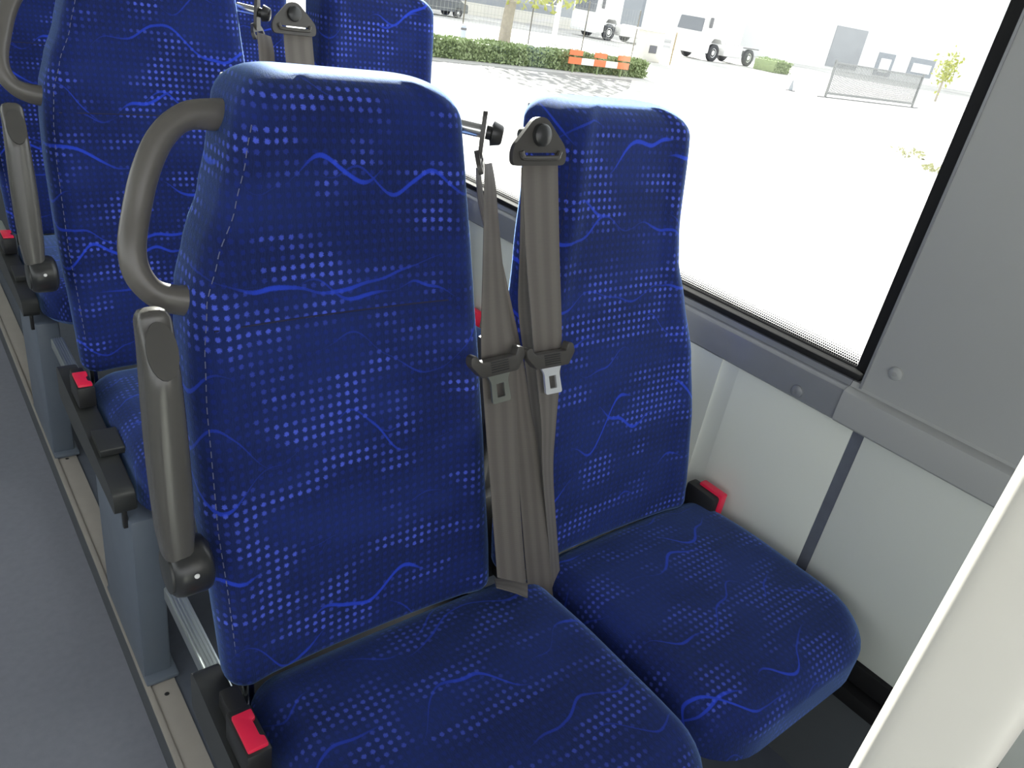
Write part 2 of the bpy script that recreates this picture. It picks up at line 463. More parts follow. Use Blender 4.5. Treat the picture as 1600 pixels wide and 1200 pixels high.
def cushion_mesh(x0, x1, y0, y1, ztop, zbot, rf=.075, rb=.03, fil=.042, uvo=(0, 0), nose=.0):
    """an upholstered cushion: rounded in plan, filleted top edge, slightly domed top that drops at the nose"""
    bm = bmesh.new(); uvl = bm.loops.layers.uv.new('UVMap')
    def outline(ins):
        pts = []
        rF, rB = max(.008, rf - ins), max(.006, rb - ins)
        a, b, c, d = x0 + ins, x1 - ins, y0 + ins, y1 - ins
        def arc(cx, cy, r, s, e, n=8):
            for k in range(n + 1):
                t = s + (e - s) * k / n; pts.append((cx + r * math.cos(t), cy + r * math.sin(t)))
        def seg(p, q, n=10):
            for k in range(1, n): pts.append((p[0] + (q[0] - p[0]) * k / n, p[1] + (q[1] - p[1]) * k / n))
        arc(a + rF, c + rF, rF, PI, 1.5 * PI); seg((a + rF, c), (b - rF, c))
        arc(b - rF, c + rF, rF, 1.5 * PI, 2 * PI); seg((b, c + rF), (b, d - rB))
        arc(b - rB, d - rB, rB, 0, PI / 2); seg((b - rB, d), (a + rB, d))
        arc(a + rB, d - rB, rB, PI / 2, PI); seg((a, d - rB), (a, c + rF))
        return pts
    cxm, cym = (x0 + x1) / 2, (y0 + y1) / 2
    def top(x, y, z):
        t = (y - y0) / (y1 - y0)
        return z + .006 * (1 - ((x - cxm) / (x1 - x0) * 2) ** 2) - .016 * max(0, 1 - t * 3.2) ** 2 - .016 * (max(0, t - .60) / .40) ** 1.5
    levels = [(0.012, zbot, 0), (0.0, zbot + .012, 0), (0.0, zbot + (ztop - fil - zbot) * .55, 0)]
    for k in range(9):
        a = PI / 2 * k / 8; levels.append((fil * (1 - math.cos(a)), ztop - fil + fil * math.sin(a), 1 if k > 3 else k / 4))
    W = min(x1 - x0, y1 - y0) / 2
    for f in (.1, .25, .42, .6, .78, .93): levels.append((fil + (W - fil - .004) * f, ztop, 1))
    rings = []; outer = outline(0.0)
    for ins, z, bl in levels:
        rings.append([Vector((x, y, z + (top(x, y, z) - z) * bl)) for x, y in outline(ins)])
    vr = [[bm.verts.new(p) for p in r] for r in rings]
    m = len(outer)
    # UV: plan position, pushed outward on the sides by the drop below the fillet
    def uvof(i, j):
        p = rings[i][j]; ins = levels[i][0]
        q = Vector((p.x, p.y))
        if i <= 3 + 8:
            a = Vector(outer[j - 1]); b = Vector(outer[(j + 1) % m]); t = (b - a).normalized(); nrm = Vector((t.y, -t.x))
            drop = max(0.0, ztop - p.z) ; q = Vector(outer[j]) - nrm * min(ins, fil) + nrm * drop * .8
        return (q.x - cxm + uvo[0] + 5, q.y - cym + uvo[1] + 5)
    for i in range(len(rings) - 1):
        for j in range(m):
            j2 = (j + 1) % m
            f = bm.faces.new((vr[i][j], vr[i][j2], vr[i + 1][j2], vr[i + 1][j]))
            for lp, q in zip(f.loops, (uvof(i, j), uvof(i, j2), uvof(i + 1, j2), uvof(i + 1, j))): lp[uvl].uv = q
    f = bm.faces.new(vr[-1])
    for lp in f.loops: lp[uvl].uv = (lp.vert.co.x - cxm + uvo[0] + 5, lp.vert.co.y - cym + uvo[1] + 5)
    bm.faces.new(vr[0][::-1])
    return bm

ZP = -1.28                                             # top of the seat platform
PITCH = .84
RAISE = .03

AISLE_L = [(-.835, .208), (-.78, .210), (-.70, .213), (-.6, .218), (-.46, .216), (-.40, .212), (-.345, .204), (-.30, .188),
           (-.25, .165), (-.20, .149), (-.16, .139), (-.105, .130)]
AISLE_R = [(-.835, .206), (-.787, .203), (-.6, .187), (-.49, .178), (-.36, .168), (-.32, .165), (-.22, .156), (-.16, .150), (-.105, .146)]
WIN_L = [(-.835, .232), (-.78, .232), (-.6, .225), (-.5, .208), (-.35, .172), (-.25, .15), (-.16, .142), (-.105, .135)]
WIN_R = [(-.835, .224), (-.79, .222), (-.65, .212), (-.52, .190), (-.42, .158), (-.36, .137), (-.30, .132), (-.20, .139), (-.15, .140), (-.105, .134)]
aisle_back = Back(.436, AISLE_L, AISLE_R, .655, .212, uvo=(0, 0))
aisle_back_tall = Back(.446, AISLE_L, AISLE_R, .655, .190, uvo=(.31, .57), k=1.06)
window_back = Back(.895, WIN_L, WIN_R, .655, .212, z1=-.127, uvo=(1.37, .41), shell=(.86, 1.07, .045))
window_back_tall = Back(.920, WIN_L, WIN_R, .655, .190, z1=-.127, uvo=(2.11, .83), k=1.07, shell=(.86, 1.07, .045))

def leg_bm(x0, x1, y0, y1, drop=0.0):
    bm = box((x0, y0, ZP - drop + .0045), (x1, y1, -.925), .006)
    add_box(bm, (x0, y0 - .020, ZP - drop + .0042), (x1 + .008, y1 + .012, ZP - drop + .014), .003)
    return bm

def make_aisle_seat(aisle_back, drop=0.0, hup=0.0):
    t = thing('bus_seat', (.45, .45, ZP), '', 'seat')
    b = obj('backrest', aisle_back.mesh(), M['fabric'], t)
    obj('stitching', aisle_back.stitch(-1), M['white_thread'], b)
    obj('seam', aisle_back.seam(-.372 + hup), M['navy_thread'], b)
    obj('back_shell', aisle_back.shell(), M['shell'], t)
    c = obj('cushion', cushion_mesh(.243, .728, .240, .682, -.818, -.925, rf=.095, rb=.055, uvo=(.2, .6)), M['faint_dots'], t)
    # grab handle on the aisle side of the back
    P = [(.325, .868, -.172), (.290, .862, -.170), (.258, .856, -.172), (.232, .848, -.190), (.212, .838, -.222), (.197, .826, -.262), (.187, .812, -.296),
         (.189, .804, -.322), (.203, .798, -.342), (.228, .796, -.352), (.262, .796, -.356)]
    bm = bmesh.new()
    P = [(a, b, c + hup) for a, b, c in P]
    add_tube(bm, catmull(P, 6), .0140, .0120, up=(0, 1, .2), n=18,
             taper=lambda s: 1 + .42 * max(0, abs(2 * s - 1) - .55) / .45)
    obj('grab_handle', bm, M['handle'], t)
    # folded-up armrest: upright bar on a round hub
    a0 = Vector((.1825, .690, -.627)); a1 = Vector((.1865, .742, -.350))
    ax = (a1 - a0).normalized(); ex = Vector((1, 0, 0)); ey = ax.cross(ex).normalized()
    bm = bmesh.new(); rings = []; nn = 20
    for k in range(31):
        s = .075 + .925 * k / 30; c0 = a0 + (a1 - a0) * s
        wx = .0170 + .0030 * math.sin(PI * min(1, s * 1.1)) - .004 * max(0, .18 - s) / .18
        wy = .023 + .008 * s
        ring = []
        for j in range(nn):
            an = 2 * PI * j / nn; cc, ss = math.cos(an), math.sin(an)
            px = math.copysign(abs(cc) ** .62, cc) * wx; py = math.copysign(abs(ss) ** .62, ss) * wy
            if s > .80 and py * (-1 if ey.y > 0 else 1) > 0: py *= 1 - ((s - .80) / .20) ** 1.3 * .75
            p = c0 + ex * px + ey * py
            ring.append(bm.verts.new(p))
        rings.append(ring)
    for p, q in zip(rings, rings[1:]):
        for j in range(nn): bm.faces.new((p[j], p[(j + 1) % nn], q[(j + 1) % nn], q[j]))
    last = rings[-1]; cen = a1
    prev = last
    for f, h in ((.93, .006), (.78, .011), (.45, .014)):
        cur = [bm.verts.new(cen + (v.co - cen) * f + ax * h) for v in last]
        for j in range(nn): bm.faces.new((prev[j], prev[(j + 1) % nn], cur[(j + 1) % nn], cur[j]))
        prev = cur
    bm.faces.new(prev); bm.faces.new(rings[0][::-1])
    arm = obj('armrest', bm, M['armrest'], t)
    # the scooped matt end of the arm, facing forward
    fwd = -ey if ey.y > 0 else ey
    o = a1 + fwd * .0215 - ax * .024
    pol = [(.0150 * math.cos(k * PI / 10) , .030 * math.sin(k * PI / 10)) for k in range(-10, 10)]
    bm = bmesh.new(); add_prism(bm, pol, o, ex, (ax + fwd * -.42).normalized(), -.004)
    obj('end_pad', bm, M['pad'], arm)
    bm = lathe((.1715, .690, -.627), (1, 0, 0), [(0, .0), (0, .028), (.003, .0315), (.010, .0335), (.034, .0335), (.040, .031), (.044, .024)], 36)
    hub = obj('hinge_hub', bm, M['hub'], arm)
    bm = lathe((.172, .690, -.627), (-1, 0, 0), [(0, .0265), (.003, .026), (.004, .022), (.004, 0)], 30)
    obj('hub_cap', bm, M['cover'], hub)
    q = Vector((.1925, .690, -.627)) + Vector((0, -.0328, .010))
    obj('hub_plug', lathe(q, (0, -1, .15), [(0, .0030), (.0012, .0026), (.0014, 0)], 12), M['plug'], hub)
    # aluminium side rail under the hub
    bm = box((.2215, .60, -.893), (.246, .925, -.870), .002)
    for k in range(5): add_box(bm, (.2235 + k * .0044, .601, -.8702), (.2255 + k * .0044, .924, -.8692))
    obj('side_rail', bm, M['alu'], t)
    bm = box((.25, .655, -.94), (.655, .765, -.915), .004); add_box(bm, (.60, .690, -.915), (.62, .712, -.80), .003)
    fr = obj('dark_gap_frame', bm, M['black'], t)  # frame with added pan, black to stand for the shade behind the cushion
    obj('back_tube', add_tube(bmesh.new(), [Vector((.258, .676, -.93)), Vector((.258, .684, -.80))], .0075), M['steel'], fr)
    # black side cover with adjuster lever, sloping to the front
    prof = [(.725, -.836), (.705, -.832), (.64, -.838), (.52, -.845), (.33, -.862), (.293, -.868), (.288, -.905), (.40, -.905), (.60, -.915), (.725, -.905)]
    bm = bmesh.new()
    add_prism(bm, rcorner(prof, .012, 3), (.199, 0, 0), (0, 1, 0), (0, 0, 1), .036, bev=.004)
    cov = obj('side_cover', bm, M['cover'], t)
    bm = bmesh.new(); add_prism(bm, rcorner([(.395, -.856), (.395, -.842), (.46, -.836), (.46, -.850)], .004), (.205, 0, 0), (0, 1, 0), (0, 0, 1), .040, bev=.002)
    obj('lever', bm, M['cover'], cov)
    obj('lever_stem', box((.212, .300, -.945), (.220, .310, -.900), .002), M['black'], cov)
    # buckle with red button on the cover
    e1 = Vector((0, -.86, -.51)).normalized()
    bm = box((.2035, .541, -.838), (.2335, .612, -.795), .004)
    add_box(bm, (.212, .60, -.86), (.236, .66, -.812), .004)
    bk = obj('buckle', bm, M['black'], t)
    o = Vector((.2068, .546, -.7972))
    pol = rcorner([(0, 0), (.0235, 0), (.0235, .013), (.019, .015), (.019, .038), (.0235, .040), (.0235, .054), (0, .054)], .002, 2)
    bm = bmesh.new(); add_prism(bm, pol, o, (1, 0, 0), (0, 1, 0), .0065, bev=.0012)
    obj('release_button', bm, M['red'], bk)
    lg = obj('leg', leg_bm(.2192, .270, .285, .555, drop), M['leg'], t)
    return t
def make_window_seat(window_back, drop=0.0):
    t = thing('bus_seat', (.92, .45, ZP), '', 'seat')
    b = obj('backrest', window_back.mesh(), M['fabric'], t)
    obj('stitching', window_back.stitch(-1), M['navy_thread'], b)
    obj('back_shell', window_back.shell(), M['shell'], t)
    obj('cushion', cushion_mesh(.742, 1.182, .265, .690, -.822, -.925, rf=.105, rb=.045, uvo=(.9, 1.6)), M['faint_dots'], t)
    bm = box((.74, .665, -.94), (1.16, .775, -.915), .004); add_box(bm, (.78, .690, -.915), (.80, .712, -.80), .003); add_box(bm, (1.06, .690, -.915), (1.08, .712, -.80), .003)
    obj('dark_gap_frame', bm, M['black'], t)  # frame in black here too, painting the shade of the gap
    bm = box((.664, .775, -.95), (.692, .825, -.47), .006); add_box(bm, (.665, .775, -.95), (.82, .800, -.755), .004); add_box(bm, (.668, .812, -.95), (.735, .835, -.50), .004)
    obj('gap_sun_blocker', bm, M['black'], t)  # boxes added unseen behind the belts to stop sun through the seat gap
    bm = box((1.140, .62, -.86), (1.168, .690, -.800), .005)
    bk = obj('buckle', bm, M['black'], t)
    obj('release_button', box((1.156, .616, -.846), (1.175, .672, -.794), .003), M['red'], bk)
    lg = obj('leg', leg_bm(.99, 1.03, .48, .62, drop), M['leg'], t)
    return t

aisle_seat = make_aisle_seat(aisle_back)
window_seat = make_window_seat(window_back)
aisle_seat['label'] = 'large blue dotted aisle seat in the foreground with folded up armrest'
window_seat['label'] = 'blue dotted seat in the foreground beside the light grey wall panel'

def copy_tree(o, parent=None):
    c = o.copy(); col.objects.link(c)
    if parent is not None: c.parent = parent
    for ch in list(o.children): copy_tree(ch, c)
    return c
aisle_seat_tall = make_aisle_seat(aisle_back_tall, RAISE, .022)
window_seat_tall = make_window_seat(window_back_tall, RAISE)
rows = [
    (1, 'blue dotted aisle seat directly behind the foreground aisle seat', 'blue dotted window side seat in the second row, its headrest against the glass'),
    (2, 'blue dotted aisle seat in the third row at the left picture edge', 'blue dotted window side seat in the third row, seen between second row headrests'),
]
for k, la, lw in rows:
    for src, lab in ((aisle_seat_tall, la), (window_seat_tall, lw)):
        c = src if k == 1 else copy_tree(src)
        c.location = c.location + Vector((.005, PITCH, RAISE)) if k == 1 else src.location + Vector((0, PITCH, 0)); c['label'] = lab
for s in [o for o in col.objects if o.name.startswith('bus_seat')]: s['group'] = 'blue bus seats in rows'

# ------------------------------------------------------------------ seat belts
def pair(l, yl, r, yr): return (at(*l, y=yl), at(*r, y=yr))
def plate_outline():
    return rcorner([(-.010, .034), (.010, .034), (.047, -.004), (.047, -.026), (-.047, -.026), (-.047, -.004)], .012, 5)
def tongue(parent, o, ex, ey, bright):
    nrm = ex.cross(ey).normalized()
    bm = bmesh.new()
    body = rcorner([(-.043, .016), (-.034, .018), (-.029, .006), (.029, .006), (.034, .018), (.043, .016), (.045, .004), (.030, -.016), (-.030, -.016), (-.045, .004)], .004, 3)
    add_prism(bm, body, o - nrm * .006, ex, ey, .013, bev=.002)
    tg = obj('tongue', bm, M['belt_plastic'], parent)
    bm = bmesh.new()
    for k in range(5): add_prism(bm, [(-.0145, -.011 + k * .0034), (.0145, -.011 + k * .0034), (.0145, -.0094 + k * .0034), (-.0145, -.0094 + k * .0034)], o + nrm * .0066, ex, ey, .0009)
    obj('grip_ribs', bm, M['black'], tg)
    bm = bmesh.new()
    add_prism(bm, rcorner([(-.020, -.014), (.020, -.014), (.014, -.026), (.0155, -.058), (-.0155, -.058), (-.014, -.026)], .004, 3), o - nrm * .0015, ex, ey, .0035,
              holes=[rcorner([(-.0065, -.030), (.0065, -.030), (.0065, -.050), (-.0065, -.050)], .001, 2)])
    obj('latch_plate', bm, M['plate'] if bright else M['dullsteel'], tg)

def make_belt_window():
    t = thing('seat_belt', at(862, 950, y=.625), '', 'seat belt')
    o = at(839, 226, y=.770)
    ex = Vector((1, .03, 0)).normalized(); ey = Vector((0, .21, 1)).normalized(); nrm = ex.cross(ey)
    bm = bmesh.new()
    add_prism(bm, plate_outline(), o, ex, ey, .007, holes=[rcorner([(-.033, -.010), (.033, -.010), (.033, -.016), (-.033, -.016)], .002, 2)])
    g = obj('belt_guide', bm, M['belt_plastic'], t)
    bm = bmesh.new(); pts = [o + ex * x + ey * y + nrm * .009 for x, y in ((-.034, -.008), (-.031, -.014), (-.026, -.0165), (.026, -.0165), (.031, -.014), (.034, -.008))]
    add_tube(bm, catmull(pts, 4), .0034, n=8, up=nrm); obj('slot_lip', bm, M['belt_plastic'], g)
    obj('bolt_cap', lathe(o + ey * .012 - nrm * .0, nrm, [(-.03, .009), (.0, .0095), (.006, .0145), (.013, .0140), (.0155, .011), (.0155, 0)], 28), M['hub'], g)
    web = ribbon([pair((816, 246), .774, (871, 242), .774), pair((817, 300), .759, (872, 298), .759), pair((822, 400), .735, (874, 398), .735), pair((830, 500), .708, (877, 497), .708),
                  pair((834, 548), .696, (877, 541), .696), pair((840, 600), .684, (874, 598), .686), pair((846, 668), .668, (868, 666), .672), pair((848, 740), .655, (864, 740), .662),
                  pair((857, 850), .638, (871, 850), .646), pair((862, 955), .622, (880, 955), .632)])
    obj('webbing', web, M['web'], t)
    web = ribbon([pair((815, 262), .785, (830, 262), .80), pair((812, 400), .760, (828, 400), .762), pair((810, 480), .742, (834, 480), .745), pair((818, 552), .724, (842, 552), .727),
                  pair((828, 630), .706, (852, 634), .708), pair((838, 700), .688, (856, 700), .690), pair((848, 850), .652, (866, 850), .655), pair((852, 950), .634, (872, 950), .637)])
    obj('webbing', web, M['web'], t)
    o2 = at(858, 556, y=.683)
    a = (at(888, 541, y=.683) - at(820, 552, y=.683)).normalized()
    up = Vector((-.20, .22, 1)).normalized()
    tongue(t, o2, a, up, True)
    return t
def make_belt_aisle():
    t = thing('seat_belt', at(845, 945, y=.62), '', 'seat belt')
    o = at(751, 232, y=.815)
    ex = Vector((o.x, o.y, 0)).normalized(); ey = Vector((.10, .02, 1)); ey = (ey - ex * ey.dot(ex)).normalized(); nrm = ex.cross(ey)
    if nrm.x < 0: nrm = -nrm
    top = o + ey * .030
    bm = bmesh.new()
    up = Vector((0, 0, 1))
    add_prism(bm, [(p[0] * .8, p[1]) for p in rcorner([(-.012, .048), (.012, .048), (.018, .02), (.018, -.012), (-.018, -.012), (-.018, .02)], .008, 4)], o - nrm * .003, ex, up, .006)
    lean = (up * -1 + nrm * .42).normalized()
    add_prism(bm, rcorner([(-.018, 0), (.018, 0), (.036, .016), (.036, .030), (-.036, .030), (-.036, .016)], .006, 4), o + up * .002 - nrm * .003, ex, lean, .006,
              holes=[rcorner([(-.028, .017), (.028, .017), (.028, .023), (-.028, .023)], .002, 2)])
    g = obj('belt_guide', bm, M['belt_plastic'], t)
    obj('bolt_cap', lathe(o + up * .022, nrm, [(.004, .009), (.010, .009), (.012, .016), (.024, .0125), (.026, .010), (.026, 0)], 24), M['hub'], g)
    obj('bolt_shank', lathe(o + up * .022, -nrm, [(.002, .009), (.040, .009)], 20), M['steel'], g)
    main = ribbon([pair((758, 256), .785, (768, 254), .835), pair((757, 290), .783, (774, 290), .822), pair((756, 350), .770, (779, 350), .790), pair((754, 430), .745, (787, 430), .750),
                   pair((752, 500), .720, (797, 505), .718), pair((752, 560), .702, (806, 560), .700), pair((757, 640), .684, (807, 640), .680), pair((763, 720), .666, (809, 720), .662),
                   pair((770, 810), .646, (814, 812), .640), pair((777, 902), .624, (822, 912), .615)])
    obj('webbing', main, M['web'], t)
    second = ribbon([pair((744, 262), .830, (750, 262), .850), pair((748, 320), .815, (758, 320), .83), pair((768, 400), .785, (782, 400), .79), pair((786, 480), .752, (800, 480), .752),
                     pair((798, 560), .725, (817, 560), .722), pair((803, 640), .702, (829, 640), .697), pair((808, 720), .680, (843, 720), .672), pair((816, 820), .655, (853, 820), .646),
                     pair((823, 900), .636, (861, 900), .628), pair((830, 955), .624, (866, 958), .614)])
    obj('webbing', second, M['web'], t)
    stub = ribbon([pair((772, 905), .640, (776, 918), .616), pair((800, 905), .640, (804, 926), .604), pair((824, 912), .632, (824, 934), .598)], thick=.002)
    obj('anchor_strap', stub, M['web'], t)
    o2 = at(776, 566, y=.686)
    a = (at(814, 556, y=.686) - at(738, 574, y=.686)).normalized()
    u2 = Vector((-.17, .22, 1)).normalized()
    tongue(t, o2, a, u2, False)
    return t
belt_w = make_belt_window(); belt_a = make_belt_aisle()
belt_w['label'] = 'grey brown seat belt under the triangular guide of the foreground window seat, bright silver tongue'
belt_a['label'] = 'grey brown seat belt hanging twisted beside the foreground aisle seat, dark metal tongue'
for k, where in ((1, 'second'),):
    for src, lab in ((belt_a, 'pale grey seat belt twisted down beside the second row aisle seat'), (belt_w, 'dark grey seat belt under the triangular guide on the second row window side seat')):
        c = copy_tree(src); c.location = src.location + Vector((.03, PITCH * k, .045)); c['label'] = lab
for s in [o for o in col.objects if o.name.startswith('seat_belt')]: s['group'] = 'seat belts between the seats'

# ------------------------------------------------------------------ the bus shell
X0, X1 = -1.45, 1.20
YF, YB = -1.6, 5.2
ZA, ZC = -1.35, .82
struct('floor', box((X0, YF, ZA - .06), (.2205, YB, ZA)), M['floor'])
bm = box((.222, YF, ZA - .06), (X1 + .02, YB, ZP))
struct('seat_platform', bm, M['platform'])
struct('trim_1', box((.2207, YF, ZA), (.2218, YB, ZP - .001)), M['riser'])
bm = box((.2205, YF, ZP), (.274, YB, ZP + .004), .0015)
add_box(bm, (.2205, YF, ZP + .003), (.2305, YB, ZP + .0075), .001)
tr2 = struct('trim_2', bm, M['cream'])
for y in (1.075, 1.94, .22):
    o = obj('screw_hole', lathe((.251, y, ZP + .004), (0, 0, 1), [(0, .0045), (.0006, .0035), (.0007, 0)], 12), M['black']); o.parent = tr2
struct('ceiling', box((X0, YF, ZC), (X1 + .06, YB, ZC + .05)), M['ceiling'])
struct('wall_back', box((X0, YB, ZA), (X1 + .05, YB + .05, ZC)), M['panel'])
struct('wall_front', box((X0, YF - .05, ZA), (X1 + .05, YF, -.3)), M['panel'])
bm = box((X0 - .05, YF, ZA), (X0, YB, -.45)); add_box(bm, (X0 - .05, YF, .50), (X0, YB, ZC))
for y in (-.4, 1.6, 3.6): add_box(bm, (X0 - .05, y, -.45), (X0, y + .12, .55))
struct('wall_left', bm, M['panel'])
struct('window_2', box((X0 - .032, YF, -.45), (X0 - .028, YB, .55)), M['glass'])

# right-hand wall: lower panels, rail, window, pillar panel
JY = .445                                             # the joint strip and the end of the window
bm = box((X1, JY + .010, -.955), (X1 + .04, YB, -.545), .002)
struct('wall_right', bm, M['panel'])
bm = box((X1, YF, -.955), (X1 + .04, JY - .010, -.545), .002)
struct('wall_right.001', bm, M['panel'])
struct('trim_3', box((X1 + .001, JY - .010, -.955), (X1 + .03, JY + .010, -.545)), M['seam'])
struct('wall_right.002', box((X1 + .02, YF, ZA), (X1 + .05, YB, -.955)), M['riser'])
bm = box((X1 - .012, YF, -.985), (X1 + .03, .36, -.945), .003); add_box(bm, (X1 - .03, YF, -1.02), (X1 + .03, .36, -.99), .004)
struct('trim_4', bm, M['rubber'])
# the wall swells inward behind the window seats in a soft cove
bm = bmesh.new(); rows_ = []
for z in (ZP, -.556):
    f = [(X1 + .01, .694, z)] + [(X1 - .009 * (1 - math.cos(PI / 2 * k / 10)) , .694 + .034 * math.sin(PI / 2 * k / 10), z) for k in range(11)]
    f += [(X1 - .010, .735, z), (X1 - .010, .93, z), (X1 + .01, .96, z)]
    rows_.append([bm.verts.new(p) for p in f])
n_ = len(rows_[0])
for j in range(n_): bm.faces.new((rows_[0][j], rows_[0][(j + 1) % n_], rows_[1][(j + 1) % n_], rows_[1][j]))
bm.faces.new(rows_[0][::-1]); bm.faces.new(rows_[1])
struct('trim_7', bm, M['panel'])
# rail with rounded top lip, in two lengths that meet at the joint
def rail_bm(ya, yb, extra=0.0):
    prof = [(X1 + .04, -.556), (X1 - .008 - extra, -.556), (X1 - .012 - extra, -.552), (X1 - .012 - extra, -.508), (X1 - .010 - extra, -.499), (X1 - .003 - extra, -.494), (X1 + .004, -.493), (X1 + .008, -.484), (X1 + .04, -.478)]
    bm = bmesh.new()
    vs0 = [bm.verts.new((p[0], ya, p[1])) for p in prof]; vs1 = [bm.verts.new((p[0], yb, p[1])) for p in prof]
    for j in range(len(prof)): bm.faces.new((vs0[j], vs0[(j + 1) % len(prof)], vs1[(j + 1) % len(prof)], vs1[j]))
    bm.faces.new(vs0); bm.faces.new(vs1[::-1]); return bm
r1 = struct('trim_5', rail_bm(.491, YB), M['rail'], angle=30)
r2 = struct('trim_6', rail_bm(YF, .490, .0025), M['pillar'], angle=30)
def screw(c, parent, mat):
    o = obj('screw_cap', lathe(c, (-1, 0, 0), [(0, .0115), (.0025, .011), (.0045, .008), (.0048, .003), (.0038, .0028), (.0038, 0)], 24), mat)
    o.parent = parent; return o
screw((X1 - .012, .566, -.540), r1, M['rail'])
for k in (1.2, 1.9, 2.6): screw((X1 - .012, .566 + k, -.540), r1, M['rail'])
# pillar panel
bm = bmesh.new()
add_prism(bm, [(YF, -.494), (.474, -.494), (.460, .76), (YF, .76)], (X1 + .006, 0, 0), (0, 1, 0), (0, 0, 1), .034)
pl = struct('window_pillar_panel', bm, M['pillar'])
bm = bmesh.new(); add_prism(bm, [(.4715, -.490), (.4755, -.490), (.4615, .76), (.4575, .76)], (X1 + .0035, 0, 0), (0, 1, 0), (0, 0, 1), .03)
o = obj('edge_lip', bm, M['rail']); o.parent = pl
for y, z in ((.431, -.441), (.21, -.452), (-.03, -.452)): screw((X1 + .006, y, z), pl, M['pillar'])
bm = box((X1 + .012, YF, .74), (X1 + .05, YB, ZC), .002)
struct('wall_right.004', bm, M['panel'])
struct('sun_block_wall', box((X1 + .012, 2.95, -.478), (X1 + .045, YB, .745)), M['pillar'])  # solid stretch added out of view to keep sun off the aisle floor
# window: rubber frame, pane, printed dots
GX = X1 + .036
win = struct('window_1', box((GX, .43, -.50), (GX + .006, YB, .78)), M['glass'])
bm = bmesh.new()
add_box(bm, (GX - .010, .43, -.50), (GX, YB, -.467), .003); add_box(bm, (GX - .010, .43, .74), (GX, YB, .78), .003); add_box(bm, (GX - .010, YB - .05, -.50), (GX, YB, .78))
add_prism(bm, [(.43, -.50), (.501, -.50), (.501, -.472), (.494, .76), (.43, .76)], (GX - .0102, 0, 0), (0, 1, 0), (0, 0, 1), .0102)
o = obj('window_frame', bm, M['rubber']); o.parent = win
bm = box((X1 + .006, .48, -.482), (GX - .004, YB, -.4695), .004)
o = obj('window_sill', bm, M['rubber']); o.parent = win
bm = bmesh.new(); uvl = bm.loops.layers.uv.new('UVMap')
def frit_quad(p, q, up, h):
    vs = [p, q, q + up * h, p + up * h]; L = (q - p).length
    f = bm.faces.new([bm.verts.new(v) for v in vs])
    for lp, w in zip(f.loops, ((0, 0), (L, 0), (L, h), (0, h))): lp[uvl].uv = (w[0] + 1, w[1] + .0001)
frit_quad(Vector((GX - .001, .505, -.468)), Vector((GX - .001, 4.9, -.468)), Vector((0, 0, 1)), .034)
o = obj('dot_border', bm, M['frit'], smooth=False); o.parent = win

# cream stanchion post close to the viewer
pc = Vector((.408, .046, 0))
t = thing('stanchion_post', (pc.x, pc.y, ZP), 'thick cream upright post close up at the lower right', 'post')
bm = bmesh.new()
pol = [(.0290 * math.copysign(abs(math.cos(a)) ** .45, math.cos(a)), .0285 * math.copysign(abs(math.sin(a)) ** .45, math.sin(a))) for a in [2 * PI * k / 40 for k in range(40)]]
add_prism(bm, pol, (pc.x, pc.y, ZP + .01), (.994, .11, 0), (-.11, .994, 0), ZC - ZP - .012)
obj('tube', bm, M['post'], t, angle=60)
obj('foot_flange', lathe((pc.x, pc.y, ZP), (0, 0, 1), [(0, .05), (.008, .048), (.012, .036), (.03, .034)], 32), M['alu'], t)

# ------------------------------------------------------------------ outside
ZG = -2.4
O = dict(
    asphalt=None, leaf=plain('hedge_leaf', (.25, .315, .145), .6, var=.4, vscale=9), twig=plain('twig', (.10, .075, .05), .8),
    tleaf=plain('tree_leaf', (.34, .36, .08), .6, var=.4, vscale=5), bark=plain('bark', (.30, .27, .22), .85, var=.3, vscale=6),
    white=plain('white_paint', (.80, .80, .80), .4), orange=plain('barrier_orange', (.85, .20, .07), .5),
    steelgrey=plain('grey_fence', (.30, .31, .30), .5), fence=plain('fence_post_brown', (.13, .12, .10), .6), gate=plain('gate_grey', (.20, .205, .21), .5), weed=plain('weed_leaf', (.36, .36, .20), .6, var=.3),
    tyre=plain('tyre', (.055, .055, .06), .8), glass=plain('dark_vehicle_glass', (.12, .13, .15), .15),
    chassis=plain('chassis_grey', (.12, .12, .13), .6), darkcar=plain('dark_car_paint', (.10, .11, .12), .3), brick=plain('grey_cladding', (.27, .29, .32), .6, var=.12, vscale=1.5),
    door=plain('dark_roller_door', (.30, .31, .33), .5, var=.2, vscale=.8), cab=plain('cabinet_beige', (.62, .60, .55), .6), rust=plain('weathered_post', (.36, .30, .20), .7),
)
def asphalt_mat():
    m, nt, bs = new_mat('yard_paving'); nb = NB(nt)
    tc = nt.nodes.new('ShaderNodeTexCoord').outputs['Object']
    n = nb.noise(tc, .16, 5); n2 = nb.noise(tc, 2.5, 5)
    f = nb.m('ADD', nb.m('MULTIPLY', n, .75), nb.m('MULTIPLY', n2, .25))
    nt.links.new(nb.mix(nb.smooth(f, .38, .62), (.36, .355, .34), (.52, .51, .49)), bs.inputs['Base Color'])
    bs.inputs['Roughness'].default_value = .9; return m
def road_mat():
    m, nt, bs = new_mat('shaded_asphalt'); nb = NB(nt)
    tc = nt.nodes.new('ShaderNodeTexCoord').outputs['Object']
    n = nb.noise(tc, .5, 5); n2 = nb.noise(tc, 9, 4)
    nt.links.new(nb.mix(nb.m('ADD', nb.m('MULTIPLY', n, .6), nb.m('MULTIPLY', n2, .4)), (.20, .198, .19), (.28, .275, .265)), bs.inputs['Base Color'])
    bs.inputs['Roughness'].default_value = .9; return m
struct('ground', box((-60, -60, ZG - .3), (320, 260, ZG)), asphalt_mat())
